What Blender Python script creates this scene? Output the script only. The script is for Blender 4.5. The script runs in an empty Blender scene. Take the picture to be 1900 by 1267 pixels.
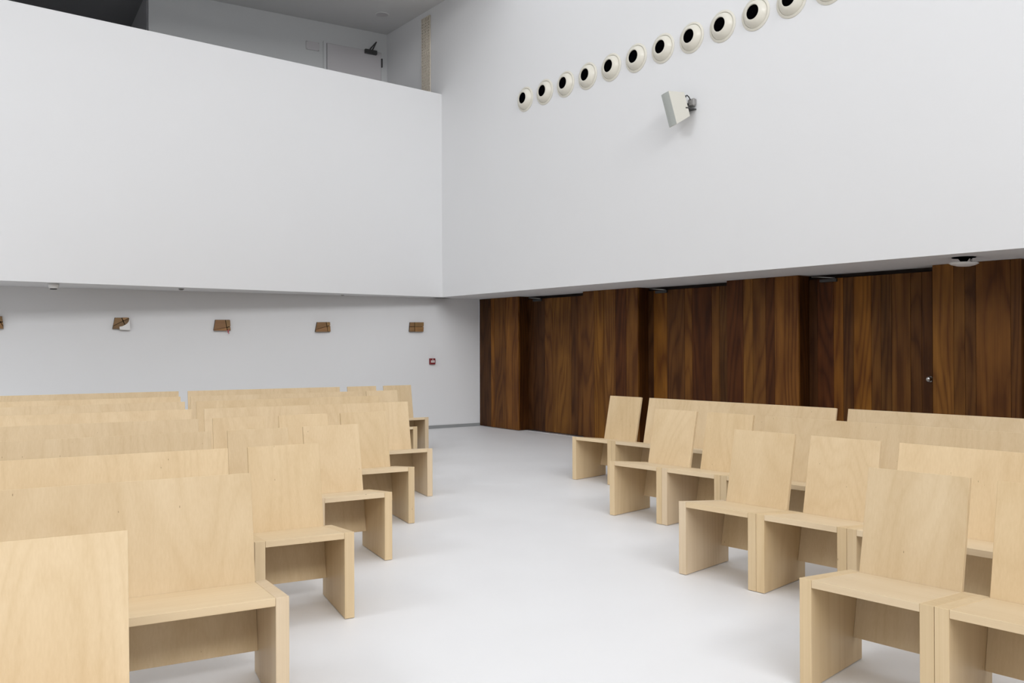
import bpy, bmesh, math, random
from mathutils import Vector, Matrix

random.seed(7)
SC = bpy.context.scene
COL = SC.collection

# ------------------------------------------------------------------ camera
EYE = 1.3954
PIT, ROL, FPX = 0.0027, -0.0038, 1543.19
cd = bpy.data.cameras.new('camera'); cam = bpy.data.objects.new('camera', cd); COL.objects.link(cam)
cd.sensor_width = 36.0; cd.lens = 36.0 * FPX / 1900.0; cd.clip_start = 0.05; cd.clip_end = 100
r0 = Vector((1, 0, 0)); u0 = Vector((0, -math.sin(PIT), math.cos(PIT))); f0 = Vector((0, math.cos(PIT), math.sin(PIT)))
rt = math.cos(ROL) * r0 + math.sin(ROL) * u0
up = -math.sin(ROL) * r0 + math.cos(ROL) * u0
M = Matrix((rt, up, -f0)).transposed().to_4x4(); M.translation = Vector((0, 0, EYE))
cam.matrix_world = M
SC.camera = cam

# ------------------------------------------------------------------ room frame
# a runs left along the balcony front, b runs from that front towards the camera, C is their corner
C = (-1.12516, 13.45205)
EA = (-0.787421, -0.616416); EB = (0.616416, -0.787421)
def W(a, b, z=0.0): return Vector((C[0] + a * EA[0] + b * EB[0], C[1] + a * EA[1] + b * EB[1], z))
SOF = 2.154      # underside of the balcony
PAR = 5.4386     # top of the balcony front
CEI = 6.923      # ceiling

# ------------------------------------------------------------------ world, lights, exposure
wd = bpy.data.worlds.new('world'); SC.world = wd; wd.use_nodes = True
bg = wd.node_tree.nodes['Background']; bg.inputs[0].default_value = (0.80, 0.88, 1.0, 1); bg.inputs[1].default_value = 0.5
SC.view_settings.view_transform = 'Standard'; SC.view_settings.look = 'None'
SC.view_settings.gamma = 1.0; SC.view_settings.use_curve_mapping = False
SC.view_settings.exposure = -0.13
TALL = 2.0                                  # from here towards the camera the hall is higher
ROOF = 14.4
AMAX, BMAX = 19.0, 23.0
WIN_A, WIN_B, WIN_Z, LWIN_Z = (2.5, 16.5), (2.4, 9.0), (9.0, 12.8), (8.8, 12.8)      # high windows in the front and the left wall
def area(name, loc, target, sx, sy, watt, col, xaxis):
    ld = bpy.data.lights.new(name, 'AREA'); ld.shape = 'RECTANGLE'; ld.size = sx; ld.size_y = sy
    ld.energy = watt; ld.color = col
    o = bpy.data.objects.new(name, ld); COL.objects.link(o)
    z = (Vector(loc) - Vector(target)).normalized(); x = Vector(xaxis).normalized(); y = z.cross(x).normalized(); x = y.cross(z)
    m = Matrix((x, y, z)).transposed().to_4x4(); m.translation = Vector(loc); o.matrix_world = m
    return o
P_FRONT, P_LEFT = 1900.0, 640.0
wz = sum(WIN_Z) / 2; wh = WIN_Z[1] - WIN_Z[0] - .1
area('front_window_light', W(sum(WIN_A) / 2, BMAX - .05, wz), W(sum(WIN_A) / 2, 0, wz), WIN_A[1] - WIN_A[0] - .1, wh, P_FRONT, (0.985, 0.99, 1.0), (EA[0], EA[1], 0))
lz = sum(LWIN_Z) / 2
area('left_window_light', W(AMAX - .05, sum(WIN_B) / 2, lz), W(0, sum(WIN_B) / 2, lz), WIN_B[1] - WIN_B[0] - .1, LWIN_Z[1] - LWIN_Z[0] - .1, P_LEFT, (0.96, 0.98, 1.0), (EB[0], EB[1], 0))

# ------------------------------------------------------------------ materials
def nt(name):
    m = bpy.data.materials.new(name); m.use_nodes = True
    t = m.node_tree; p = t.nodes['Principled BSDF']; return m, t, p
def N(t, kind, **kw):
    n = t.nodes.new(kind)
    for k, v in kw.items():
        if k.startswith('i_'): n.inputs[k[2:].replace('_', ' ')].default_value = v
        else: setattr(n, k, v)
    return n
def L(t, a, b): t.links.new(a, b)
def plain(name, col, rough=0.6, metal=0.0, spec=0.5):
    m, t, p = nt(name); p.inputs['Base Color'].default_value = (*col, 1); p.inputs['Roughness'].default_value = rough
    p.inputs['Metallic'].default_value = metal; p.inputs['Specular IOR Level'].default_value = spec
    return m
def paint(name, col, rough=0.7, amt=0.03, spec=0.3):
    m, t, p = nt(name)
    tc = N(t, 'ShaderNodeTexCoord'); n1 = N(t, 'ShaderNodeTexNoise'); n1.inputs['Scale'].default_value = 0.8; n1.inputs['Detail'].default_value = 4
    L(t, tc.outputs['Object'], n1.inputs['Vector'])
    mp = N(t, 'ShaderNodeMapRange'); mp.inputs[3].default_value = 1 - amt; mp.inputs[4].default_value = 1.0
    L(t, n1.outputs['Fac'], mp.inputs[0])
    mx = N(t, 'ShaderNodeVectorMath', operation='SCALE'); mx.inputs[0].default_value = col; L(t, mp.outputs[0], mx.inputs['Scale'])
    L(t, mx.outputs[0], p.inputs['Base Color'])
    n2 = N(t, 'ShaderNodeTexNoise'); n2.inputs['Scale'].default_value = 90; L(t, tc.outputs['Object'], n2.inputs['Vector'])
    bp = N(t, 'ShaderNodeBump'); bp.inputs['Strength'].default_value = 0.04; bp.inputs['Distance'].default_value = 0.002
    L(t, n2.outputs['Fac'], bp.inputs['Height']); L(t, bp.outputs['Normal'], p.inputs['Normal'])
    p.inputs['Roughness'].default_value = rough; p.inputs['Specular IOR Level'].default_value = spec
    return m
def wood(name, dark, light, axis='Z', fleck=True, use_color=False, rough=0.42, grain=1.0, fig=0.32, spec=0.3, soft=False):
    """procedural timber: fine streaks, broad figure and tiny flecks running along the given local axis"""
    m, t, p = nt(name)
    tc = N(t, 'ShaderNodeTexCoord'); oi = N(t, 'ShaderNodeObjectInfo')
    off = N(t, 'ShaderNodeVectorMath', operation='SCALE'); off.inputs[0].default_value = (13.0, 7.0, 29.0); L(t, oi.outputs['Random'], off.inputs['Scale'])
    ad = N(t, 'ShaderNodeVectorMath', operation='ADD'); L(t, tc.outputs['Object'], ad.inputs[0]); L(t, off.outputs[0], ad.inputs[1])
    def stretched(cross, along):
        s = [cross] * 3; s['XYZ'.index(axis)] = along
        mm = N(t, 'ShaderNodeMapping'); mm.inputs['Scale'].default_value = s; L(t, ad.outputs[0], mm.inputs['Vector']); return mm.outputs[0]
    fine = N(t, 'ShaderNodeTexNoise'); fine.inputs['Scale'].default_value = 1.0; fine.inputs['Detail'].default_value = 5; fine.inputs['Roughness'].default_value = 0.6
    L(t, stretched(120, 1.6), fine.inputs['Vector'])
    mid = N(t, 'ShaderNodeTexNoise'); mid.inputs['Scale'].default_value = 1.0; mid.inputs['Detail'].default_value = 3
    L(t, stretched(6, 1.3 if soft else 0.22), mid.inputs['Vector'])
    # broad figure: rings of a slowly bending field
    fld = N(t, 'ShaderNodeTexNoise'); fld.inputs['Scale'].default_value = 1.0; fld.inputs['Detail'].default_value = 1.5; fld.inputs['Roughness'].default_value = 0.35
    L(t, stretched(2.6, 0.28), fld.inputs['Vector'])
    mul = N(t, 'ShaderNodeMath', operation='MULTIPLY'); mul.inputs[1].default_value = 16.0; L(t, fld.outputs['Fac'], mul.inputs[0])
    fr = N(t, 'ShaderNodeMath', operation='FRACT'); L(t, mul.outputs[0], fr.inputs[0])
    # soft ring: 0 at both ends of the saw tooth, so no hard contour
    r1 = N(t, 'ShaderNodeMath', operation='MULTIPLY_ADD'); r1.inputs[1].default_value = 2.0; r1.inputs[2].default_value = -1.0; L(t, fr.outputs[0], r1.inputs[0])
    r2 = N(t, 'ShaderNodeMath', operation='ABSOLUTE'); L(t, r1.outputs[0], r2.inputs[0])
    pw = N(t, 'ShaderNodeMath', operation='POWER'); pw.inputs[1].default_value = 2.2; L(t, r2.outputs[0], pw.inputs[0])
    # mix
    a1 = N(t, 'ShaderNodeMath', operation='MULTIPLY_ADD'); a1.inputs[1].default_value = 0.40 * grain; L(t, fine.outputs['Fac'], a1.inputs[0])
    m2 = N(t, 'ShaderNodeMath', operation='MULTIPLY'); m2.inputs[1].default_value = 0.75 if soft else 0.62; L(t, mid.outputs['Fac'], m2.inputs[0])
    L(t, m2.outputs[0], a1.inputs[2])
    a2 = N(t, 'ShaderNodeMath', operation='MULTIPLY_ADD'); a2.inputs[1].default_value = -fig * 0.35; L(t, pw.outputs[0], a2.inputs[0]); L(t, a1.outputs[0], a2.inputs[2])
    mr = N(t, 'ShaderNodeMapRange'); mr.inputs[1].default_value = 0.24 if not soft else 0.34; mr.inputs[2].default_value = 0.72 if not soft else 0.82; L(t, a2.outputs[0], mr.inputs[0])
    mix = N(t, 'ShaderNodeMix', data_type='RGBA'); mix.inputs[6].default_value = (*dark, 1); mix.inputs[7].default_value = (*light, 1)
    L(t, mr.outputs[0], mix.inputs[0])
    out = mix.outputs[2]
    if fleck:
        vo = N(t, 'ShaderNodeTexVoronoi'); vo.inputs['Scale'].default_value = 1.0; L(t, stretched(30, 7), vo.inputs['Vector'])
        lt = N(t, 'ShaderNodeMath', operation='LESS_THAN'); lt.inputs[1].default_value = 0.05; L(t, vo.outputs['Distance'], lt.inputs[0])
        sp = N(t, 'ShaderNodeSeparateColor'); L(t, vo.outputs['Color'], sp.inputs[0])
        g = N(t, 'ShaderNodeMath', operation='GREATER_THAN'); g.inputs[1].default_value = 0.72; L(t, sp.outputs[0], g.inputs[0])
        mm = N(t, 'ShaderNodeMath', operation='MULTIPLY'); L(t, lt.outputs[0], mm.inputs[0]); L(t, g.outputs[0], mm.inputs[1])
        m5 = N(t, 'ShaderNodeMath', operation='MULTIPLY'); m5.inputs[1].default_value = 0.7; L(t, mm.outputs[0], m5.inputs[0])
        mf = N(t, 'ShaderNodeMix', data_type='RGBA'); mf.inputs[7].default_value = (dark[0] * .4, dark[1] * .35, dark[2] * .3, 1)
        L(t, m5.outputs[0], mf.inputs[0]); L(t, out, mf.inputs[6]); out = mf.outputs[2]
    if use_color:
        mc = N(t, 'ShaderNodeMix', data_type='RGBA', blend_type='MULTIPLY'); mc.inputs[0].default_value = 1.0
        L(t, out, mc.inputs[6]); L(t, oi.outputs['Color'], mc.inputs[7]); out = mc.outputs[2]
    L(t, out, p.inputs['Base Color'])
    bp = N(t, 'ShaderNodeBump'); bp.inputs['Strength'].default_value = 0.06; bp.inputs['Distance'].default_value = 0.001
    L(t, fine.outputs['Fac'], bp.inputs['Height']); L(t, bp.outputs['Normal'], p.inputs['Normal'])
    p.inputs['Roughness'].default_value = rough; p.inputs['Specular IOR Level'].default_value = spec
    return m
MAT = {}
MAT['wall'] = paint('white_wall_paint', (0.81, 0.812, 0.818))
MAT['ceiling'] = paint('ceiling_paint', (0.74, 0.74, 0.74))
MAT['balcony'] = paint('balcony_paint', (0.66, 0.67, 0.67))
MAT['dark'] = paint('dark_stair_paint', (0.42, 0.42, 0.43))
BD, BL_ = (0.640, 0.468, 0.262), (0.770, 0.600, 0.378)
MAT['beech_z'] = wood('pale_beech_vertical', BD, BL_, 'Z', use_color=True)
MAT['beech_x'] = wood('pale_beech_along', (0.72, 0.545, 0.335), (0.815, 0.655, 0.440), 'X', use_color=True, fig=0.25)
MAT['brown'] = wood('stained_brown_boards', (0.078, 0.026, 0.0055), (0.225, 0.092, 0.018), 'Z', fleck=False, use_color=True, rough=0.5, fig=0.6, spec=0.16, soft=True)
MAT['shadowgap'] = plain('dark_backing', (0.018, 0.010, 0.007), 0.8)
MAT['plaque'] = wood('plaque_wood', (0.20, 0.115, 0.050), (0.36, 0.22, 0.105), 'X', fleck=False, use_color=True, rough=0.5)
MAT['ivory'] = plain('ivory_plastic', (0.74, 0.71, 0.62), 0.32)
MAT['speaker'] = plain('speaker_cream', (0.66, 0.64, 0.57), 0.5)
MAT['grille'] = plain('speaker_grille', (0.50, 0.525, 0.50), 0.6, 0.2)
MAT['black'] = plain('black_void', (0.0015, 0.0015, 0.002), 0.9, 0.0, 0.0)
MAT['metal'] = plain('brushed_steel', (0.55, 0.54, 0.52), 0.3, 1.0)
MAT['darkmetal'] = plain('dark_metal', (0.06, 0.06, 0.06), 0.45, 0.3)
MAT['grey'] = plain('grey_skirting', (0.30, 0.31, 0.31), 0.5)
MAT['white'] = plain('white_plastic', (0.80, 0.79, 0.77), 0.4)
MAT['greyplastic'] = plain('grey_plastic', (0.30, 0.29, 0.28), 0.5)
MAT['red'] = plain('dark_red_plastic', (0.20, 0.018, 0.022), 0.4)
MAT['redpaint'] = plain('red_thread', (0.62, 0.05, 0.07), 0.6)
MAT['tan'] = plain('beige_slats', (0.72, 0.65, 0.54), 0.55)
MAT['doorpaint'] = paint('door_paint', (0.62, 0.60, 0.61), 0.6)
# poured resin floor: white, faintly glossy and cloudy
def floor_mat():
    m, t, p = nt('white_resin_floor')
    tc = N(t, 'ShaderNodeTexCoord'); n1 = N(t, 'ShaderNodeTexNoise'); n1.inputs['Scale'].default_value = 0.9; n1.inputs['Detail'].default_value = 7; n1.inputs['Roughness'].default_value = 0.6
    L(t, tc.outputs['Object'], n1.inputs['Vector'])
    mix = N(t, 'ShaderNodeMix', data_type='RGBA'); mix.inputs[6].default_value = (0.85, 0.845, 0.85, 1); mix.inputs[7].default_value = (0.91, 0.91, 0.915, 1)
    L(t, n1.outputs['Fac'], mix.inputs[0]); L(t, mix.outputs[2], p.inputs['Base Color'])
    n2 = N(t, 'ShaderNodeTexNoise'); n2.inputs['Scale'].default_value = 3.0; n2.inputs['Detail'].default_value = 6; L(t, tc.outputs['Object'], n2.inputs['Vector'])
    mr = N(t, 'ShaderNodeMapRange'); mr.inputs[3].default_value = 0.34; mr.inputs[4].default_value = 0.60; L(t, n2.outputs['Fac'], mr.inputs[0]); L(t, mr.outputs[0], p.inputs['Roughness'])
    n3 = N(t, 'ShaderNodeTexNoise'); n3.inputs['Scale'].default_value = 2.2; n3.inputs['Detail'].default_value = 3; L(t, tc.outputs['Object'], n3.inputs['Vector'])
    bp = N(t, 'ShaderNodeBump'); bp.inputs['Strength'].default_value = 0.12; bp.inputs['Distance'].default_value = 0.01
    L(t, n3.outputs['Fac'], bp.inputs['Height']); L(t, bp.outputs['Normal'], p.inputs['Normal'])
    p.inputs['Specular IOR Level'].default_value = 0.4
    return m
MAT['floor'] = floor_mat()

# ------------------------------------------------------------------ mesh helpers
def add_hexa(bm, pts):
    """pts: 4 bottom corners (counter-clockwise) then 4 top corners"""
    v = [bm.verts.new(p) for p in pts]
    for f in ((3, 2, 1, 0), (4, 5, 6, 7), (0, 1, 5, 4), (1, 2, 6, 5), (2, 3, 7, 6), (3, 0, 4, 7)):
        bm.faces.new([v[i] for i in f])
def add_box(bm, x0, x1, y0, y1, z0, z1):
    add_hexa(bm, [(x0, y0, z0), (x1, y0, z0), (x1, y1, z0), (x0, y1, z0), (x0, y0, z1), (x1, y0, z1), (x1, y1, z1), (x0, y1, z1)])
def add_prism(bm, poly, z0, z1):
    """vertical prism over world xy points"""
    n = len(poly)
    a = [bm.verts.new((p[0], p[1], z0)) for p in poly]; b = [bm.verts.new((p[0], p[1], z1)) for p in poly]
    bm.faces.new(a[::-1]); bm.faces.new(b)
    for i in range(n): bm.faces.new((a[i], a[(i + 1) % n], b[(i + 1) % n], b[i]))
def add_lathe(bm, prof, seg=40, cap=False, mtx=None):
    """revolve (r, z) profile about z"""
    rings = []
    for r, z in prof:
        ring = []
        for i in range(seg):
            t = 2 * math.pi * i / seg
            v = Vector((r * math.cos(t), r * math.sin(t), z))
            ring.append(bm.verts.new(mtx @ v if mtx else v))
        rings.append(ring)
    for A, B in zip(rings, rings[1:]):
        for i in range(seg):
            f = bm.faces.new((A[i], A[(i + 1) % seg], B[(i + 1) % seg], B[i])); f.smooth = True
    if cap:
        bm.faces.new(rings[0][::-1]); bm.faces.new(rings[-1])
def add_tube(bm, pts, r, seg=10):
    pts = [Vector(p) for p in pts]; rings = []
    for i, p in enumerate(pts):
        d = (pts[min(i + 1, len(pts) - 1)] - pts[max(i - 1, 0)]).normalized()
        x = d.cross(Vector((0.13, 0.2, 1))).normalized(); y = d.cross(x)
        rings.append([bm.verts.new(p + r * (math.cos(2 * math.pi * k / seg) * x + math.sin(2 * math.pi * k / seg) * y)) for k in range(seg)])
    for A, B in zip(rings, rings[1:]):
        for i in range(seg):
            f = bm.faces.new((A[i], A[(i + 1) % seg], B[(i + 1) % seg], B[i])); f.smooth = True
    bm.faces.new(rings[0][::-1]); bm.faces.new(rings[-1])
def obj(name, bm, mat, parent=None, bev=0.0, color=None):
    if bev:
        bmesh.ops.bevel(bm, geom=list(bm.edges), offset=bev, offset_type='OFFSET', segments=1, affect='EDGES', profile=0.5, clamp_overlap=True)
    bmesh.ops.recalc_face_normals(bm, faces=bm.faces[:])
    me = bpy.data.meshes.new(name); bm.to_mesh(me); bm.free()
    me.materials.append(mat)
    o = bpy.data.objects.new(name, me); COL.objects.link(o)
    if parent: o.parent = parent
    if color: o.color = (*color, 1)
    return o
def thing(name, label, cat, mtx, group=None):
    o = bpy.data.objects.new(name, None); COL.objects.link(o); o.matrix_world = mtx
    o.empty_display_size = 0.1
    o['label'] = label; o['category'] = cat
    if group: o['group'] = group
    return o
def struct(name, bm, mat, label=None, parent=None, cat=None, color=None):
    o = obj(name, bm, mat, parent, color=color)
    if parent is None: o['kind'] = 'structure'
    if label: o['label'] = label
    if cat: o['category'] = cat
    return o
def rbox(bm, a0, a1, b0, b1, z0, z1):
    """box in room coordinates, vertices in world space"""
    add_hexa(bm, [W(a0, b0, z0), W(a1, b0, z0), W(a1, b1, z0), W(a0, b1, z0), W(a0, b0, z1), W(a1, b0, z1), W(a1, b1, z1), W(a0, b1, z1)])
def frame(origin, xdir, zdir=(0, 0, 1)):
    x = Vector(xdir).normalized(); z = Vector(zdir).normalized(); y = z.cross(x).normalized(); x = y.cross(z)
    m = Matrix((x, y, z)).transposed().to_4x4(); m.translation = Vector(origin); return m
EAv, EBv, UP = Vector((*EA, 0)), Vector((*EB, 0)), Vector((0, 0, 1))

# ------------------------------------------------------------------ shell
bm = bmesh.new(); rbox(bm, -2.5, AMAX + .3, -6.0, BMAX + .6, -0.2, 0.0)
struct('floor', bm, MAT['floor'], 'white poured resin floor running down the aisle', cat='floor')
# balcony front
bm = bmesh.new(); rbox(bm, 0.0, AMAX, -0.16, 0.0, SOF, PAR)
struct('wall_balcony_front', bm, MAT['wall'], 'tall white front of the balcony hanging over the left pews', cat='wall')
# right upper wall
bm = bmesh.new(); rbox(bm, -0.3, 0.0, -7.0, BMAX, SOF, ROOF)
struct('wall_right', bm, MAT['wall'], 'large white right-hand wall above the brown boards', cat='wall')
# low ceiling over the pictures and over the brown doors
BCv = Vector((-0.55416, 14.17432)); EE = Vector((-0.857841, -0.513915)); EN = Vector((0.513915, -0.857841))
bkL = BCv + EE * 21.0
def xy(v): return (v.x, v.y)
bm = bmesh.new()
c1 = W(-1.6, -1.2); 
add_prism(bm, [xy(W(-0.3, -0.161)), xy(W(-0.3, BMAX)), xy(W(-1.6, BMAX)), xy(W(-1.6, -1.2)), xy(W(AMAX + .3, -3.4)), xy(W(AMAX + .3, -0.161))], SOF, SOF + 0.25)
struct('ceiling_lower', bm, MAT['wall'], 'flat white underside beneath balcony and right wall', cat='ceiling')
# back wall with the plaques
bm = bmesh.new()
q0, q1 = BCv, bkL; q2, q3 = bkL - EN * .2, BCv - EN * .2 - EE * .0
add_prism(bm, [xy(q0), xy(q1), xy(q2), xy(q3)], 0, SOF)
struct('wall_back', bm, MAT['wall'], 'white back wall under the balcony with small plaques', cat='wall')
bm = bmesh.new()
q0, q1 = BCv, bkL; q2, q3 = bkL + EN * .008, BCv + EN * .008
add_prism(bm, [xy(q0), xy(q1), xy(q2), xy(q3)], 0.0, 0.052)
struct('baseboard_back', bm, MAT['grey'], 'thin grey skirting along the back wall', cat='skirting')
# balcony floor, back wall, door and dark stair opening
bm = bmesh.new(); rbox(bm, 0.0, AMAX + .3, -7.0, -0.161, 4.25, 4.45)
struct('floor_balcony', bm, MAT['ceiling'])
K = Vector((-2.2136, 14.8425)); DB = Vector((-0.8634, -0.5045)).normalized(); DN = Vector((DB.y, -DB.x)) * -1
if (Vector((0, 0)) - K).dot(DN) < 0: DN = -DN
E_ = K + DB * 3.93
bm = bmesh.new(); add_prism(bm, [xy(K), xy(E_), xy(E_ - DN * .2), xy(K - DN * .2)], 4.45, CEI)
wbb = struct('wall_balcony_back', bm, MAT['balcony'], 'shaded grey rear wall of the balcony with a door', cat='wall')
# passage side wall (darker), far wall, sloping soffit
bm = bmesh.new(); rbox(bm, 3.70, 3.894, -6.3, -2.42, 4.45, CEI)
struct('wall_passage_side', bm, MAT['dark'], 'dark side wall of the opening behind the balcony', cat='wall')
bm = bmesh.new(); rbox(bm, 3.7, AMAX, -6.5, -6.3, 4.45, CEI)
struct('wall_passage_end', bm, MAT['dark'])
bm = bmesh.new()
add_hexa(bm, [W(3.895, -6.3, 5.85), W(AMAX, -6.3, 5.85), W(AMAX, -2.32, 6.92), W(3.895, -2.32, 6.92),
              W(3.895, -6.3, 6.05), W(AMAX, -6.3, 6.05), W(AMAX, -2.32, 7.12), W(3.895, -2.32, 7.12)])
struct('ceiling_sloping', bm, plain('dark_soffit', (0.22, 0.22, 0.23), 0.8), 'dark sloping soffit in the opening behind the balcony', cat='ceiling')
# flat ceiling over the balcony and the back of the hall, then the tall part with its high windows
bm = bmesh.new(); rbox(bm, 0.0, AMAX, -7.0, TALL, CEI, CEI + .2)
struct('ceiling', bm, MAT['ceiling'], 'shaded flat ceiling above the balcony', cat='ceiling')
bm = bmesh.new(); rbox(bm, 0.0, AMAX, TALL - .2, TALL, CEI + .2, ROOF)
struct('wall_upstand', bm, MAT['wall'])
bm = bmesh.new(); rbox(bm, -.3, AMAX + .3, TALL - .2, BMAX + .3, ROOF, ROOF + .2)
struct('ceiling_high', bm, MAT['ceiling'])
def win_wall(name, box, u0, u1, U0, U1, z1, wz=WIN_Z):
    bm = bmesh.new()
    box(bm, U0, u0, 0, z1); box(bm, u1, U1, 0, z1); box(bm, u0, u1, 0, wz[0]); box(bm, u0, u1, wz[1], z1)
    struct(name, bm, MAT['wall'])
def win_frame(name, box, u0, u1, wz=WIN_Z):
    bm = bmesh.new(); n = 6
    for i in range(n + 1):
        a = u0 + (u1 - u0 - .06) * i / n; box(bm, a, a + .06, wz[0], wz[1])
    box(bm, u0, u1, wz[0], wz[0] + .06); box(bm, u0, u1, wz[1] - .06, wz[1])
    struct(name, bm, MAT['white'])
win_wall('wall_front', lambda bm, a, b, z, y: rbox(bm, a, b, BMAX, BMAX + .3, z, y), WIN_A[0], WIN_A[1], -1.6, AMAX + .3, ROOF)
win_frame('window_1', lambda bm, a, b, z, y: rbox(bm, a, b, BMAX + .1, BMAX + .2, z, y), WIN_A[0], WIN_A[1])
win_wall('wall_left', lambda bm, a, b, z, y: rbox(bm, AMAX, AMAX + .3, a, b, z, y), WIN_B[0], WIN_B[1], -7.0, BMAX, ROOF, LWIN_Z)
win_frame('window_2', lambda bm, a, b, z, y: rbox(bm, AMAX + .1, AMAX + .2, a, b, z, y), WIN_B[0], WIN_B[1], LWIN_Z)

# ------------------------------------------------------------------ brown board wall and doors
AF, AR = -0.895, -1.095         # face of the flush boards, face of the recessed doors
bm = bmesh.new(); rbox(bm, -1.35, -1.16, -0.25, BMAX, 0, SOF)
wr = struct('wall_right_lower', bm, MAT['shadowgap'], 'wall of dark brown upright boards beneath the white wall', cat='wall')
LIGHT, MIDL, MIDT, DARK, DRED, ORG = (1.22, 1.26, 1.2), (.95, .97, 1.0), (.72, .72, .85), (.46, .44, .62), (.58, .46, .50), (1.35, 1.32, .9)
def plank(parent, b0, b1, aface, z0, z1, tint, thick=.03):
    w = b1 - b0 - .003
    bm = bmesh.new(); add_box(bm, -w / 2, w / 2, 0, thick, 0, z1 - z0)
    o = obj('plank', bm, MAT['brown'], parent, bev=.0012)
    # local x along the wall towards the camera, local y into the wall
    p = W(aface + random.uniform(-.0008, .0008), (b0 + b1) / 2, z0)
    m = Matrix((EBv, -EAv, UP)).transposed().to_4x4(); m.translation = p; o.matrix_world = m
    o.color = (*[c * random.uniform(.97, 1.03) for c in tint], 1)
    return o
B0 = -0.217
flush = [
    [(-0.215, .11, DARK), (.11, .20, ORG), (.20, .52, MIDL), (.52, .847, LIGHT)],
    [(2.364, 2.60, MIDL), (2.60, 2.80, ORG), (2.80, 3.024, LIGHT), (3.024, 3.237, DRED), (3.237, 3.454, LIGHT)],
    [(4.926, 5.165, DRED), (5.165, 5.30, LIGHT), (5.30, 5.477, MIDL), (5.477, 5.597, DRED), (5.597, 5.909, LIGHT)],
    [(7.393, 7.595, LIGHT), (7.595, 7.699, MIDL), (7.699, 7.797, MIDT), (7.797, 8.101, MIDL), (8.101, 8.19, MIDT)],
    [(9.70, 9.95, MIDL), (9.95, 10.2, LIGHT), (10.2, 10.55, MIDT), (10.55, 10.8, MIDL)],
]
bays = [
    (0.847, 2.364, [(0.984, DARK), (1.27, MIDL), (1.46, LIGHT), (1.885, MIDT), (2.03, MIDL), (2.24, DARK)]),
    (3.454, 4.926, [(3.555, ORG), (3.795, MIDT), (4.101, LIGHT), (4.223, DRED), (4.539, MIDL), (4.66, MIDT)]),
    (5.909, 7.393, [(6.019, DRED), (6.217, ORG), (6.333, MIDT), (6.452, ORG), (6.655, MIDL), (6.762, MIDT), (6.879, MIDL), (7.078, MIDT), (7.193, MIDT), (7.30, MIDL)]),
    (8.19, 9.70, [(8.4, MIDT), (8.7, LIGHT), (8.95, MIDL), (9.3, DARK)]),
]
for grp in flush:
    for b0, b1, tint in grp:
        plank(wr, b0, b1, AF, 0.008, SOF - .002, tint)
# continue the boarding towards the camera, outside the frame
bb = 10.8
while bb < 17.5:
    w = random.choice((.18, .24, .3)); plank(wr, bb, bb + w, AF, .008, SOF - .002, random.choice((LIGHT, MIDL, MIDT, DRED))); bb += w
words = ['farthest', 'second', 'third', 'nearest']
for i, (b0, b1, seams) in enumerate(bays):
    bm = bmesh.new(); rbox(bm, AR - .055, AR - .032, b0 + .004, b1 - .004, .012, SOF - .05)
    lab = ['brown boarded door in the recess nearest the white back wall', 'brown boarded door in the second recess from the back wall',
           'brown boarded door with a round steel knob, third recess', 'brown boarded door at the right picture edge, past the disc fitting'][i]
    dr = struct('door_%d' % (i + 2), bm, MAT['shadowgap'], lab, cat='door')
    edges = [b0 + .004] + [s for s, _ in seams if s > b0 + .02] + [b1 - .004]
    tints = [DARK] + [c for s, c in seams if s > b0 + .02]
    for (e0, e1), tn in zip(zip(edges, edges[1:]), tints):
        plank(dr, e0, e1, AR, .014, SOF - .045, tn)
    # reveal boards: the face turned to the camera and the hidden one
    for bbx, sgn in ((b0, -1), (b1, 1)):
        bm = bmesh.new()
        rbox(bm, AR - .03, AF - .032, bbx + (-.028 if sgn < 0 else .002), bbx + (-.002 if sgn < 0 else .028), .008, SOF - .002)
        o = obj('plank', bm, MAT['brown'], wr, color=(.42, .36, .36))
    # pivot arm and closer under the lintel
    bm = bmesh.new(); rbox(bm, AR + .001, AR + .035, b0 + .16, b0 + .36, SOF - .085, SOF - .05)
    obj('door_closer', bm, MAT['darkmetal'], dr, bev=.003)
    bm = bmesh.new(); add_tube(bm, [W(AR + .02, b0 + .34, SOF - .045), W(AR + .10, b0 + .20, SOF - .03), W(AR + .03, b0 + .06, SOF - .02)], .005, 8)
    obj('pivot_arm', bm, MAT['metal'], dr)
    bm = bmesh.new(); rbox(bm, AR - .02, AR + .09, b0 + .02, b1 - .02, .0, .006)  # pale strip added to imitate the bright line of light at the door foot
    obj('light_line_strip', bm, plain('light_line_strip_%d' % i, (.75, .75, .77), .25, .6), dr)
    if i == 2:
        bm = bmesh.new(); mt = frame(W(AR, 7.275, 1.022), EBv, EAv)
        add_lathe(bm, [(.0005, .052), (.014, .051), (.024, .045), (.028, .034), (.024, .022), (.012, .016), (.012, .006), (.030, .005), (.031, .0)], 24, mtx=mt)
        obj('door_knob', bm, MAT['metal'], dr)
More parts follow.
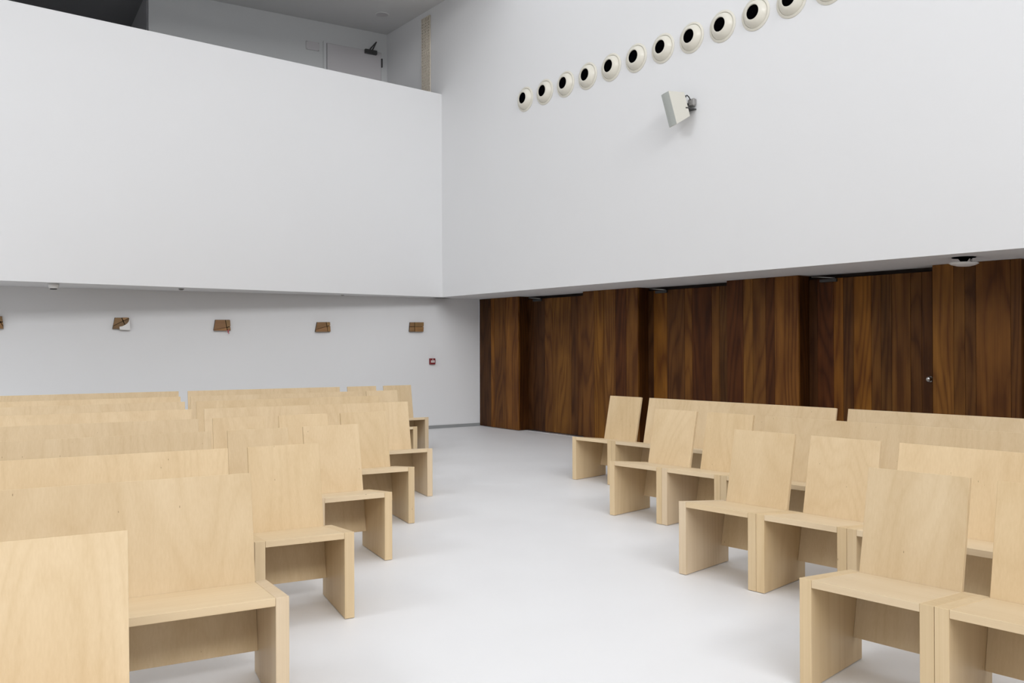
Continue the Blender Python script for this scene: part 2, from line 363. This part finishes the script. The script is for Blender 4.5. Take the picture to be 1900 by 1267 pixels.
# board on the end of the panelling against the back wall stays flush; thin dark joint under the boards
# ------------------------------------------------------------------ balcony door and fittings
def bframe(s, z, out=0.0):
    p = K + DB * s + DN * out
    return frame((p.x, p.y, z), (-DB.x, -DB.y, 0))   # x to the right, y into the wall, z up
def bbox_s(bm, s0, s1, y0, y1, z0, z1):
    """box on the balcony rear wall; s measured left from the corner, y0..y1 out of the wall"""
    pts = []
    for z in (z0, z1):
        for s, o in ((s0, y0), (s1, y0), (s1, y1), (s0, y1)):
            p = K + DB * s + DN * o; pts.append((p.x, p.y, z))
    add_hexa(bm, pts)
bm = bmesh.new(); bbox_s(bm, .125, 1.105, .004, .03, 4.46, 6.565)
d1 = struct('door_1', bm, MAT['doorpaint'], 'grey painted door at the back of the balcony', cat='door')
bm = bmesh.new()
bbox_s(bm, 1.112, 1.165, .003, .018, 4.46, 6.60); bbox_s(bm, .06, .118, .003, .018, 4.46, 6.60); bbox_s(bm, .118, 1.112, .003, .018, 6.572, 6.60)
obj('door_frame', bm, MAT['balcony'], d1)
bm = bmesh.new(); bbox_s(bm, 1.102, 1.112, .0, .010, 4.46, 6.572); obj('door_gap', bm, MAT['darkmetal'], d1)
bm = bmesh.new(); bbox_s(bm, .215, .435, .031, .085, 6.505, 6.575)
cl = obj('door_closer', bm, MAT['darkmetal'], d1, bev=.004)
bm = bmesh.new()
def bp(s, o, z): p = K + DB * s + DN * o; return (p.x, p.y, z)
add_tube(bm, [bp(.35, .07, 6.58), bp(.255, .15, 6.70)], .011, 8); add_tube(bm, [bp(.285, .03, 6.585), bp(.255, .15, 6.70)], .011, 8)
obj('closer_arm', bm, MAT['darkmetal'], d1)
bm = bmesh.new(); bbox_s(bm, .098, .122, .012, .045, 6.31, 6.465); obj('hinge', bm, MAT['darkmetal'], d1, bev=.003)
t = thing('wall_plate', 'small blank rectangular plate on the grey balcony wall left of the door', 'plate', bframe(1.352, 6.48, .002))
bm = bmesh.new(); add_box(bm, -.113, .113, -.014, 0, -.072, .072); obj('plate', bm, MAT['doorpaint'], t, bev=.002)
for sx, sz in ((-1, -1), (-1, 1), (1, -1), (1, 1)):
    bm = bmesh.new(); add_lathe(bm, [(.006, 0), (.006, .003)], 8, cap=True, mtx=Matrix.Translation((sx * .1, -.014, sz * .06)) @ Matrix.Rotation(math.pi / 2, 4, 'X')); obj('screw', bm, MAT['greyplastic'], t)
t = thing('downlight', 'round flush downlight in the shaded balcony ceiling near the corner', 'ceiling light', Matrix.Translation((-2.153, 13.933, CEI)))
bm = bmesh.new(); add_lathe(bm, [(.118, -.001), (.118, -.008), (.098, -.010), (.094, -.004)], 36); obj('rim', bm, MAT['ceiling'], t)
bm = bmesh.new(); add_lathe(bm, [(.0005, -.003), (.094, -.003)], 36); obj('lens', bm, MAT['doorpaint'], t)

# vertical air grille on the wall behind the balcony front
GB0, GB1, GZ0, GZ1 = -.577, -.317, 4.9, 6.815
t = thing('air_grille', 'tall narrow beige slotted grille on the wall behind the balcony front', 'grille', frame(W(0, (GB0 + GB1) / 2, GZ0), EBv))
h = GZ1 - GZ0; gw = (GB1 - GB0)
bm = bmesh.new(); add_box(bm, -gw / 2, gw / 2, -.004, -.001, 0, h); obj('backing', bm, MAT['black'], t)
bm = bmesh.new()
for i in range(6):
    x = -gw / 2 + .008 + (gw - .016) * i / 5; wdt = .008 if i in (0, 5) else .014
    add_box(bm, x - wdt, x + wdt, -.020, -.004, 0, h)
add_box(bm, -gw / 2, gw / 2, -.020, -.004, -.008, .008); add_box(bm, -gw / 2, gw / 2, -.020, -.004, h - .008, h + .008)
obj('grille_frame', bm, MAT['tan'], t)
bm = bmesh.new()
for c in range(5):
    x0 = -gw / 2 + .008 + (gw - .016) * c / 5; x1 = x0 + (gw - .016) / 5
    n = 40
    for k in range(n):
        z = .01 + (h - .05) * k / n
        d = .010 if c % 2 else -.010
        add_hexa(bm, [(x0, -.018, z - d), (x1, -.018, z + d), (x1, -.005, z + d), (x0, -.005, z - d), (x0, -.018, z + .019 - d), (x1, -.018, z + .019 + d), (x1, -.005, z + .019 + d), (x0, -.005, z + .019 - d)])
o = obj('slats', bm, MAT['tan'], t); o['kind'] = 'stuff'

# ------------------------------------------------------------------ air nozzles in a row on the right wall
ORD = ['first', 'second', 'third', 'fourth', 'fifth', 'sixth', 'seventh', 'eighth', 'ninth', 'tenth', 'eleventh', 'twelfth']
def make_nozzle():
    t = thing('air_nozzle', 'x', 'air vent', Matrix.Identity(4), 'round air nozzles in a row on the right wall')
    bm = bmesh.new(); add_lathe(bm, [(.174, 0), (.174, .004), (.170, .007), (.158, .008), (.156, .011), (.150, .012), (.147, .006), (.146, .002)], 56)
    obj('trim_ring', bm, MAT['ivory'], t)
    tilt = Matrix(((1, 0, 0, 0), (0, 1, .14, 0), (0, 0, 1, 0), (0, 0, 0, 1)))   # the mouth sits a little high
    prof = []
    R = .145
    for k in range(12):      # flattened dome with an open mouth
        u = k / 11; r = R + (0.084 - R) * u; z = .004 + .060 * math.sin(u * math.pi / 2) ** .9
        prof.append((r, z))
    prof += [(.081, .066), (.078, .064), (.077, .05), (.077, .008)]
    bm = bmesh.new(); add_lathe(bm, prof, 56, mtx=tilt); obj('nozzle_dome', bm, MAT['ivory'], t)
    bm = bmesh.new(); add_lathe(bm, [(.0005, .052), (.0775, .052)], 40, mtx=tilt); obj('mouth', bm, MAT['black'], t)
    return t
def copy_tree(o, parent=None):
    c = o.copy(); COL.objects.link(c)
    if parent: c.parent = parent
    for ch in list(o.children): copy_tree(ch, c)
    return c
noz = make_nozzle()
for i in range(12):
    o = noz if i == 0 else copy_tree(noz)
    o.matrix_world = frame(W(.001, 2.155 + .4272 * i, 4.852 - (.004 if i > 5 else 0)), EBv, EAv)
    o['label'] = ('ivory round air nozzle with black mouth, %s from the left in the row' % ORD[i]) if i < 11 else 'ivory round air nozzle cut by the top picture edge, rightmost of the row'

# ------------------------------------------------------------------ loudspeaker on the right wall
PSI, PHI = math.radians(20), math.radians(16)
def axis(psi): return (EAv * math.cos(psi) - EBv * math.sin(psi))
fh = axis(PSI); fwd = (fh * math.cos(PHI) - UP * math.sin(PHI)).normalized(); side = fwd.cross(UP).normalized()   # side: towards the camera
if side.dot(EBv) < 0: side = -side
upv = side.cross(fwd).normalized()
if upv.z < 0: upv = -upv
rear_r = W(.13, 5.186, 4.066)                       # middle of the rear edge nearest the camera
def sp(f, s_, u): return rear_r + fwd * f + side * s_ + upv * u
t = thing('wall_speaker', 'off-white wedge-shaped loudspeaker on a swivel bracket on the white wall', 'speaker', Matrix.Translation(W(0, 5.13, 4.08)))
inv = t.matrix_world.inverted()
def add_sp(bm, pts): add_hexa(bm, [inv @ p for p in pts])
LSP, WSP, HFR, HRE = .19, .17, .188, .135
bm = bmesh.new()
add_sp(bm, [sp(0, -WSP * .85, -HRE), sp(0, 0, -HRE), sp(LSP, 0, -HFR), sp(LSP, -WSP, -HFR), sp(0, -WSP * .85, HRE), sp(0, 0, HRE), sp(LSP, 0, HFR), sp(LSP, -WSP, HFR)])
obj('cabinet', bm, MAT['speaker'], t, bev=.003)
bm = bmesh.new(); prof = [(0, .002), (.25, .012), (.5, .016), (.75, .012), (1, .002)]
rows = []
for u in (-HFR + .004, HFR - .004):
    rows.append([bm.verts.new(inv @ sp(LSP + d, -.003 - (WSP - .006) * k, u)) for k, d in prof] + [bm.verts.new(inv @ sp(LSP + .0005, -.003 - (WSP - .006) * k, u)) for k in (1, 0)])
n = len(rows[0])
for i in range(n): bm.faces.new((rows[0][i], rows[0][(i + 1) % n], rows[1][(i + 1) % n], rows[1][i]))
bm.faces.new(rows[0]); bm.faces.new(rows[1][::-1])
obj('grille', bm, MAT['grille'], t)
bm = bmesh.new()
for pts in ([W(.002, 5.12, 4.06), W(.002, 5.215, 4.06), W(.055, 5.215, 4.06), W(.055, 5.12, 4.06), W(.002, 5.12, 4.145), W(.002, 5.215, 4.145), W(.055, 5.215, 4.145), W(.055, 5.12, 4.145)],):
    add_sp(bm, pts)
obj('swivel', bm, MAT['greyplastic'], t, bev=.012)
bm = bmesh.new(); add_sp(bm, [W(.002, 5.05, 4.02), W(.002, 5.21, 4.02), W(.15, 5.19, 4.02), W(.15, 5.05, 4.02), W(.002, 5.05, 4.03), W(.002, 5.21, 4.03), W(.15, 5.19, 4.03), W(.15, 5.05, 4.03)])
obj('bracket', bm, MAT['darkmetal'], t)
bm = bmesh.new(); add_tube(bm, [inv @ p for p in (sp(-.002, -.05, .0), W(.05, 5.13, 4.09))], .014, 10); obj('arm', bm, MAT['darkmetal'], t)
bm = bmesh.new(); p0, p1 = sp(-.004, -.02, .09), W(.05, 5.165, 4.13)
add_tube(bm, [inv @ p for p in (p0, p0 - fwd * .02, p0.lerp(p1, .35) + UP * .03, p0.lerp(p1, .7) + UP * .025, p1)], .006, 8)
obj('cable', bm, MAT['darkmetal'], t)
bm = bmesh.new(); add_tube(bm, [inv @ p for p in (p0 + fwd * .006, p0 - fwd * .012)], .014, 10); obj('plug', bm, MAT['darkmetal'], t)

# ------------------------------------------------------------------ beech seating
# local frame of a seat: x along the row (to the right), y to the back, origin at the middle of the front edge on the floor
TH, DEP, HF = .0508, .468, .440
SLOPE = (.440 - .3883) / .441
KB = (.5449 - .441) / (.8374 - .3883)           # lean of the back
def zs(y): return HF - SLOPE * y
def make_seat(w, name, label, cat, group):
    t = thing(name, label, cat, Matrix.Identity(4), group)
    g = .0008
    for s in (-1, 1):
        bm = bmesh.new()
        x0, x1 = (-w / 2 + g, -w / 2 + TH) if s < 0 else (w / 2 - TH, w / 2 - g)
        add_hexa(bm, [(x0, 0, 0.003), (x1, 0, 0.003), (x1, DEP, 0.003), (x0, DEP, 0.003), (x0, 0, zs(0)), (x1, 0, zs(0)), (x1, DEP, zs(DEP)), (x0, DEP, zs(DEP))])
        obj('side_panel', bm, MAT['beech_z'], t, bev=.0012)
    bm = bmesh.new(); x0, x1 = -w / 2 + TH + .0006, w / 2 - TH - .0006; yb = .4385; th = .032
    add_hexa(bm, [(x0, .0008, zs(0) - th), (x1, .0008, zs(0) - th), (x1, yb, zs(yb) - th), (x0, yb, zs(yb) - th), (x0, .0008, zs(0) - .0004), (x1, .0008, zs(0) - .0004), (x1, yb, zs(yb) - .0004), (x0, yb, zs(yb) - .0004)])
    obj('seat', bm, MAT['beech_x'], t, bev=.0012)
    bm = bmesh.new(); zb, zt = .118, .8374
    yf = lambda z: .441 + KB * (z - .3883)
    n = Vector((0, 1, -KB)).normalized() * .025
    add_hexa(bm, [(x0, yf(zb), zb), (x1, yf(zb), zb), (x1, yf(zb) + n.y, zb + n.z), (x0, yf(zb) + n.y, zb + n.z),
                  (x0, yf(zt), zt), (x1, yf(zt), zt), (x1, yf(zt) + n.y, zt + n.z), (x0, yf(zt) + n.y, zt + n.z)])
    obj('backrest', bm, MAT['beech_z'], t, bev=.0012)
    return t
WL, WR_ = .4925, .5190
G1, G4 = 'single pale wooden seats', 'long pale wooden pews'
protos = {(WL, 1): make_seat(WL, 'wooden_chair', '', 'chair', G1), (WL, 4): make_seat(4 * WL, 'wooden_pew', '', 'pew', G4),
          (WR_, 1): make_seat(WR_, 'wooden_chair', '', 'chair', G1), (WR_, 4): make_seat(4 * WR_, 'wooden_pew', '', 'pew', G4)}
used = set()
trnd = random.Random(11)
def tint_tree(o, b):
    for ch in o.children:
        k = b * trnd.uniform(.95, 1.05); w = trnd.uniform(-.012, .02); pale = 1 if ch.name.startswith('side_panel') and trnd.random() < .25 else 0
        ch.color = (k * (1 + w * .2), k * (1 + w * .9 + .035 * pale), k * (1 + 2.6 * w + .16 * pale), 1)
def put(w, n, corner, deg, along, side, label):
    """along: distance from the row's aisle corner to the near edge of this unit"""
    key = (w, n); o = protos[key] if key not in used else copy_tree(protos[key]); used.add(key)
    a = math.radians(deg) * (1 if side == 'L' else -1)
    ex = Vector((math.cos(a), math.sin(a), 0))
    mid = along + w * n / 2
    p = Vector((*corner, 0)) + ex * (-mid if side == 'L' else mid)
    o.matrix_world = frame(p, ex)
    o['label'] = label
    tint_tree(o, trnd.uniform(.95, 1.03))
Lpos = [(-0.8711, 2.0469), (-0.8495, 3.1636), (-0.8073, 4.2437), (-0.7787, 5.3855), (-0.7628, 6.4845), (-0.7318, 7.6276), (-1.1668, 8.5866), (-1.1033, 9.6657), (-1.0958, 10.8997)]
Ldeg = [26.583, 26.709, 26.241, 28.051, 26.491, 26.076, 25.977, 27.381, 26.358]
Lrow = [[4], [4], [1, 4], [1, 1, 4], [1, 1, 1, 4], [4, 4], [4, 4], [1, 4, 4], [1, 1, 4, 4]]
rw = ['nearest', 'second', 'third', 'fourth', 'fifth', 'sixth', 'seventh', 'eighth', 'rearmost']
pos1 = {1: ['the only single seat, at the aisle end'], 2: ['at the aisle end', 'second from the aisle'], 3: ['at the aisle end', 'second from the aisle', 'third from the aisle']}
for r, (c, d, row) in enumerate(zip(Lpos, Ldeg, Lrow)):
    s = 0; ns = row.count(1); np_ = row.count(4); i1 = i4 = 0
    for n in row:
        if n == 1:
            lab = 'pale wooden single seat %s, %s row of the left block' % ({0: 'at the aisle end', 1: 'second from the aisle', 2: 'third from the aisle'}[i1], rw[r]); i1 += 1
        else:
            if np_ == 1: lab = 'long pale wooden pew of the %s row, left block' % rw[r]
            else: lab = 'long pale wooden pew, %s, %s row of the left block' % (('nearer the aisle', 'farther from the aisle')[i4], rw[r])
            i4 += 1
        put(WL, n, c, d, s, 'L', lab); s += n * WL
Rpos = [(1.1645, 3.3860), (1.0043, 5.0357), (0.7893, 6.7697), (0.6149, 8.5493)]
Rdeg = [46.396, 46.603, 46.772, 46.756]
Rrow = [[1, 1], [1, 1, 4], [1, 1, 4], [1, 4, 4]]
rr = ['nearest', 'second', 'third', 'rearmost']
for r, (c, d, row) in enumerate(zip(Rpos, Rdeg, Rrow)):
    s = 0; np_ = row.count(4); i1 = i4 = 0
    for n in row:
        if n == 1:
            lab = 'pale wooden single seat %s, %s row of the right block' % (('at the aisle end', 'second from the aisle')[i1], rr[r]); i1 += 1
        else:
            if np_ == 1: lab = 'long pale wooden pew of the %s row, right block' % rr[r]
            else: lab = 'long pale wooden pew, %s, rearmost row of the right block' % (('nearer the aisle', 'farther from the aisle')[i4])
            i4 += 1
        put(WR_, n, c, d, s, 'R', lab); s += n * WR_

# ------------------------------------------------------------------ carved plaques on the back wall
def clip(poly, a, b, keep):
    """half of a convex polygon on one side of line a-b"""
    out = []; f = lambda p: ((b[0] - a[0]) * (p[1] - a[1]) - (b[1] - a[1]) * (p[0] - a[0])) * keep
    for i in range(len(poly)):
        p, q = poly[i], poly[(i + 1) % len(poly)]; fp, fq = f(p), f(q)
        if fp >= 0: out.append(p)
        if fp * fq < 0:
            t = fp / (fp - fq); out.append((p[0] + t * (q[0] - p[0]), p[1] + t * (q[1] - p[1])))
    return out
def shrink(poly, d):
    cx = sum(p[0] for p in poly) / len(poly); cy = sum(p[1] for p in poly) / len(poly)
    out = []
    for x, y in poly:
        l = math.hypot(x - cx, y - cy); k = max(0, l - d) / max(l, 1e-6); out.append((cx + (x - cx) * k, cy + (y - cy) * k))
    return out
def add_slab(bm, poly, y0, y1):
    a = [bm.verts.new((p[0], y0, p[1])) for p in poly]; b = [bm.verts.new((p[0], y1, p[1])) for p in poly]
    bm.faces.new(a); bm.faces.new(b[::-1])
    for i in range(len(poly)): bm.faces.new((a[i], b[i], b[(i + 1) % len(poly)], a[(i + 1) % len(poly)]))
def plaque(label, s0, z0, out, l1, l2, tints, depths):
    """outline and two cut lines given as (s, z) on the back wall, s measured left from the corner"""
    p = BCv + EE * s0 + EN * .0015
    t = thing('carved_plaque', label, 'plaque', frame((p.x, p.y, z0), (-EE.x, -EE.y, 0)), 'wooden plaques in a row on the back wall')
    lc = lambda q: (s0 - q[0], q[1] - z0)
    O = [lc(q) for q in out]; A = [lc(q) for q in l1]; B = [lc(q) for q in l2]
    k = 0
    for s1 in (1, -1):
        h1 = clip(O, A[0], A[1], s1)
        for s2 in (1, -1):
            h = clip(h1, B[0], B[1], s2)
            if len(h) >= 3:
                bm = bmesh.new(); add_slab(bm, shrink(h, .0065), -depths[k], -.012); obj('wood_piece', bm, MAT['plaque'], t, color=tints[k])
            k += 1
    bm = bmesh.new(); add_slab(bm, shrink(O, .004), -.012, 0); obj('backing', bm, MAT['black'], t)
    return t, lc
W1 = (1.0, 1.0, 1.0)
t, lc = plaque('small wooden plaque with a curved white inlay in its lower corner', 5.55, 1.69, [(5.639, 1.772), (5.457, 1.774), (5.447, 1.615), (5.668, 1.615)],
       [(5.664, 1.651), (5.457, 1.769)], [(5.554, 1.773), (5.505, 1.655)], [(1.05, 1., .95), (.95, .95, .95), (.72, .72, .7), (.70, .7, .7)], [.050, .048, .046, .044])
crv = [(5.455, 1.767), (5.462, 1.735), (5.468, 1.714), (5.483, 1.694), (5.508, 1.673), (5.546, 1.653), (5.581, 1.646), (5.577, 1.605), (5.446, 1.603)]
bm = bmesh.new()
pl = [lc(q) for q in crv]; fx = pl[-1]
a = [bm.verts.new((p[0], -.058, p[1])) for p in pl]; b = [bm.verts.new((p[0], -.0505, p[1])) for p in pl]
n = len(pl)
for i in range(n - 2): bm.faces.new((a[n - 1], a[i], a[i + 1])); bm.faces.new((b[n - 1], b[i + 1], b[i]))
for i in range(n): bm.faces.new((a[i], b[i], b[(i + 1) % n], a[(i + 1) % n]))
o = obj('inlay', bm, MAT['white'], t); o['label'] = 'white curved inlay'
t, lc = plaque('small wooden plaque with a red thread hanging from its lower right corner', 4.235, 1.68, [(4.333, 1.758), (4.125, 1.76), (4.116, 1.60), (4.356, 1.60)],
       [(4.193, 1.757), (4.165, 1.60)], [(4.356, 1.607), (4.116, 1.658)], [(1.0, 1., .95), (1.1, 1.05, 1), (1.0, .9, .9), (1.25, 1.1, 1.)], [.050, .047, .044, .050])
bm = bmesh.new(); x, z = lc((4.158, 1.600))
add_tube(bm, [(x + .02, -.054, z + .012), (x, -.057, z), (x + .006, -.056, z - .022), (x + .012, -.052, z - .045)], .0045, 8); add_tube(bm, [(x - .02, -.053, z + .006), (x, -.057, z), (x - .004, -.055, z - .03)], .004, 8)
o = obj('red_thread', bm, MAT['redpaint'], t); o['label'] = 'red thread'
plaque('small slanted wooden plaque split by one long dark diagonal cut', 2.745, 1.66, [(2.841, 1.738), (2.636, 1.742), (2.627, 1.588), (2.87, 1.587)],
       [(2.699, 1.74), (2.673, 1.588)], [(2.866, 1.622), (2.63, 1.689)], [(1.0, 1., .9), (1.1, 1.05, .9), (.95, .9, .85), (1.05, .95, .9)], [.050, .044, .046, .050])
plaque('small nearly square wooden plaque with a cross cut, nearest the brown boards', 1.18, 1.67, [(1.30, 1.751), (1.055, 1.753), (1.064, 1.596), (1.313, 1.595)],
       [(1.224, 1.752), (1.225, 1.595)], [(1.305, 1.677), (1.059, 1.679)], [(1.0, 1., .9), (1.15, 1.05, .9), (.9, .85, .8), (.95, .9, .85)], [.048, .050, .046, .050])
plaque('small wooden plaque cut off by the left picture edge', 7.04, 1.68, [(7.14, 1.773), (6.932, 1.773), (6.917, 1.610), (7.165, 1.610)],
       [(6.995, 1.773), (6.918, 1.635)], [(7.16, 1.66), (6.92, 1.70)], [(.95, .95, .9), (1.1, 1.05, .9), (.8, .75, .7), (1.15, 1.05, .9)], [.048, .050, .044, .050])
# fire alarm call point
p = BCv + EE * .90 + EN * .0015
t = thing('fire_call_point', 'small dark red fire alarm call point on the white back wall', 'fire alarm', frame((p.x, p.y, 1.11), (-EE.x, -EE.y, 0)))
bm = bmesh.new(); add_box(bm, -.050, .050, -.045, 0, -.050, .050); obj('housing', bm, MAT['red'], t, bev=.006)
bm = bmesh.new(); add_box(bm, -.034, .034, -.049, -.0455, -.018, .016); obj('press_panel', bm, MAT['white'], t, bev=.002)
bm = bmesh.new(); add_lathe(bm, [(.007, 0), (.007, .004), (.0005, .005)], 12, mtx=Matrix.Translation((0, -.0455, .034)) @ Matrix.Rotation(math.pi / 2, 4, 'X')); obj('lamp', bm, MAT['white'], t)
bm = bmesh.new(); add_box(bm, -.028, .028, -.0505, -.0495, -.003, .001); obj('bar_mark', bm, MAT['red'], t)

# ------------------------------------------------------------------ fittings under the low ceiling
def detector(label, loc, r, h, dark):
    t = thing('ceiling_detector', label, 'smoke detector', Matrix.Translation((loc[0], loc[1], SOF)), 'detectors under the balcony')
    bm = bmesh.new(); add_lathe(bm, [(r, -.0005), (r, -h * .45), (r * .92, -h * .6), (r * .8, -h * .95), (r * .7, -h)], 28, cap=True); obj('body', bm, MAT['white'] if not dark else MAT['greyplastic'], t)
    bm = bmesh.new(); add_lathe(bm, [(r * .66, -h - .0005), (r * .6, -h * 1.2), (.001, -h * 1.25)], 24); obj('sensor', bm, MAT['darkmetal'], t)
detector('white round detector under the balcony, leftmost and largest of the three', (-5.60, 10.16), .062, .062, False)
detector('small dark detector under the balcony between the inlaid and red-threaded plaques', (-4.44, 11.17), .035, .018, True)
detector('tiny dark detector under the balcony above the slanted plaque', (-2.60, 12.78), .026, .008, True)
t = thing('disc_fitting', 'white saucer-shaped fitting on a black stem under the low ceiling', 'ceiling fitting', Matrix.Translation((4.045, 7.44, SOF)))
bm = bmesh.new(); add_lathe(bm, [(.10, -.0005), (.095, -.006), (.045, -.012), (.022, -.045), (.022, -.05)], 28, cap=True); obj('stem', bm, MAT['black'], t)
bm = bmesh.new()
add_lathe(bm, [(.0005, -.046), (.09, -.047), (.118, -.050), (.123, -.055), (.10, -.068), (.06, -.079), (.0005, -.083)], 40, mtx=Matrix.Translation((0, 0, 0)) @ Matrix.Rotation(math.radians(2), 4, 'Y')); obj('disc', bm, MAT['white'], t)
bm = bmesh.new(); add_tube(bm, [(.062, -.01, -.002), (.062, -.01, -.05)], .008, 10); obj('pin', bm, MAT['metal'], t)
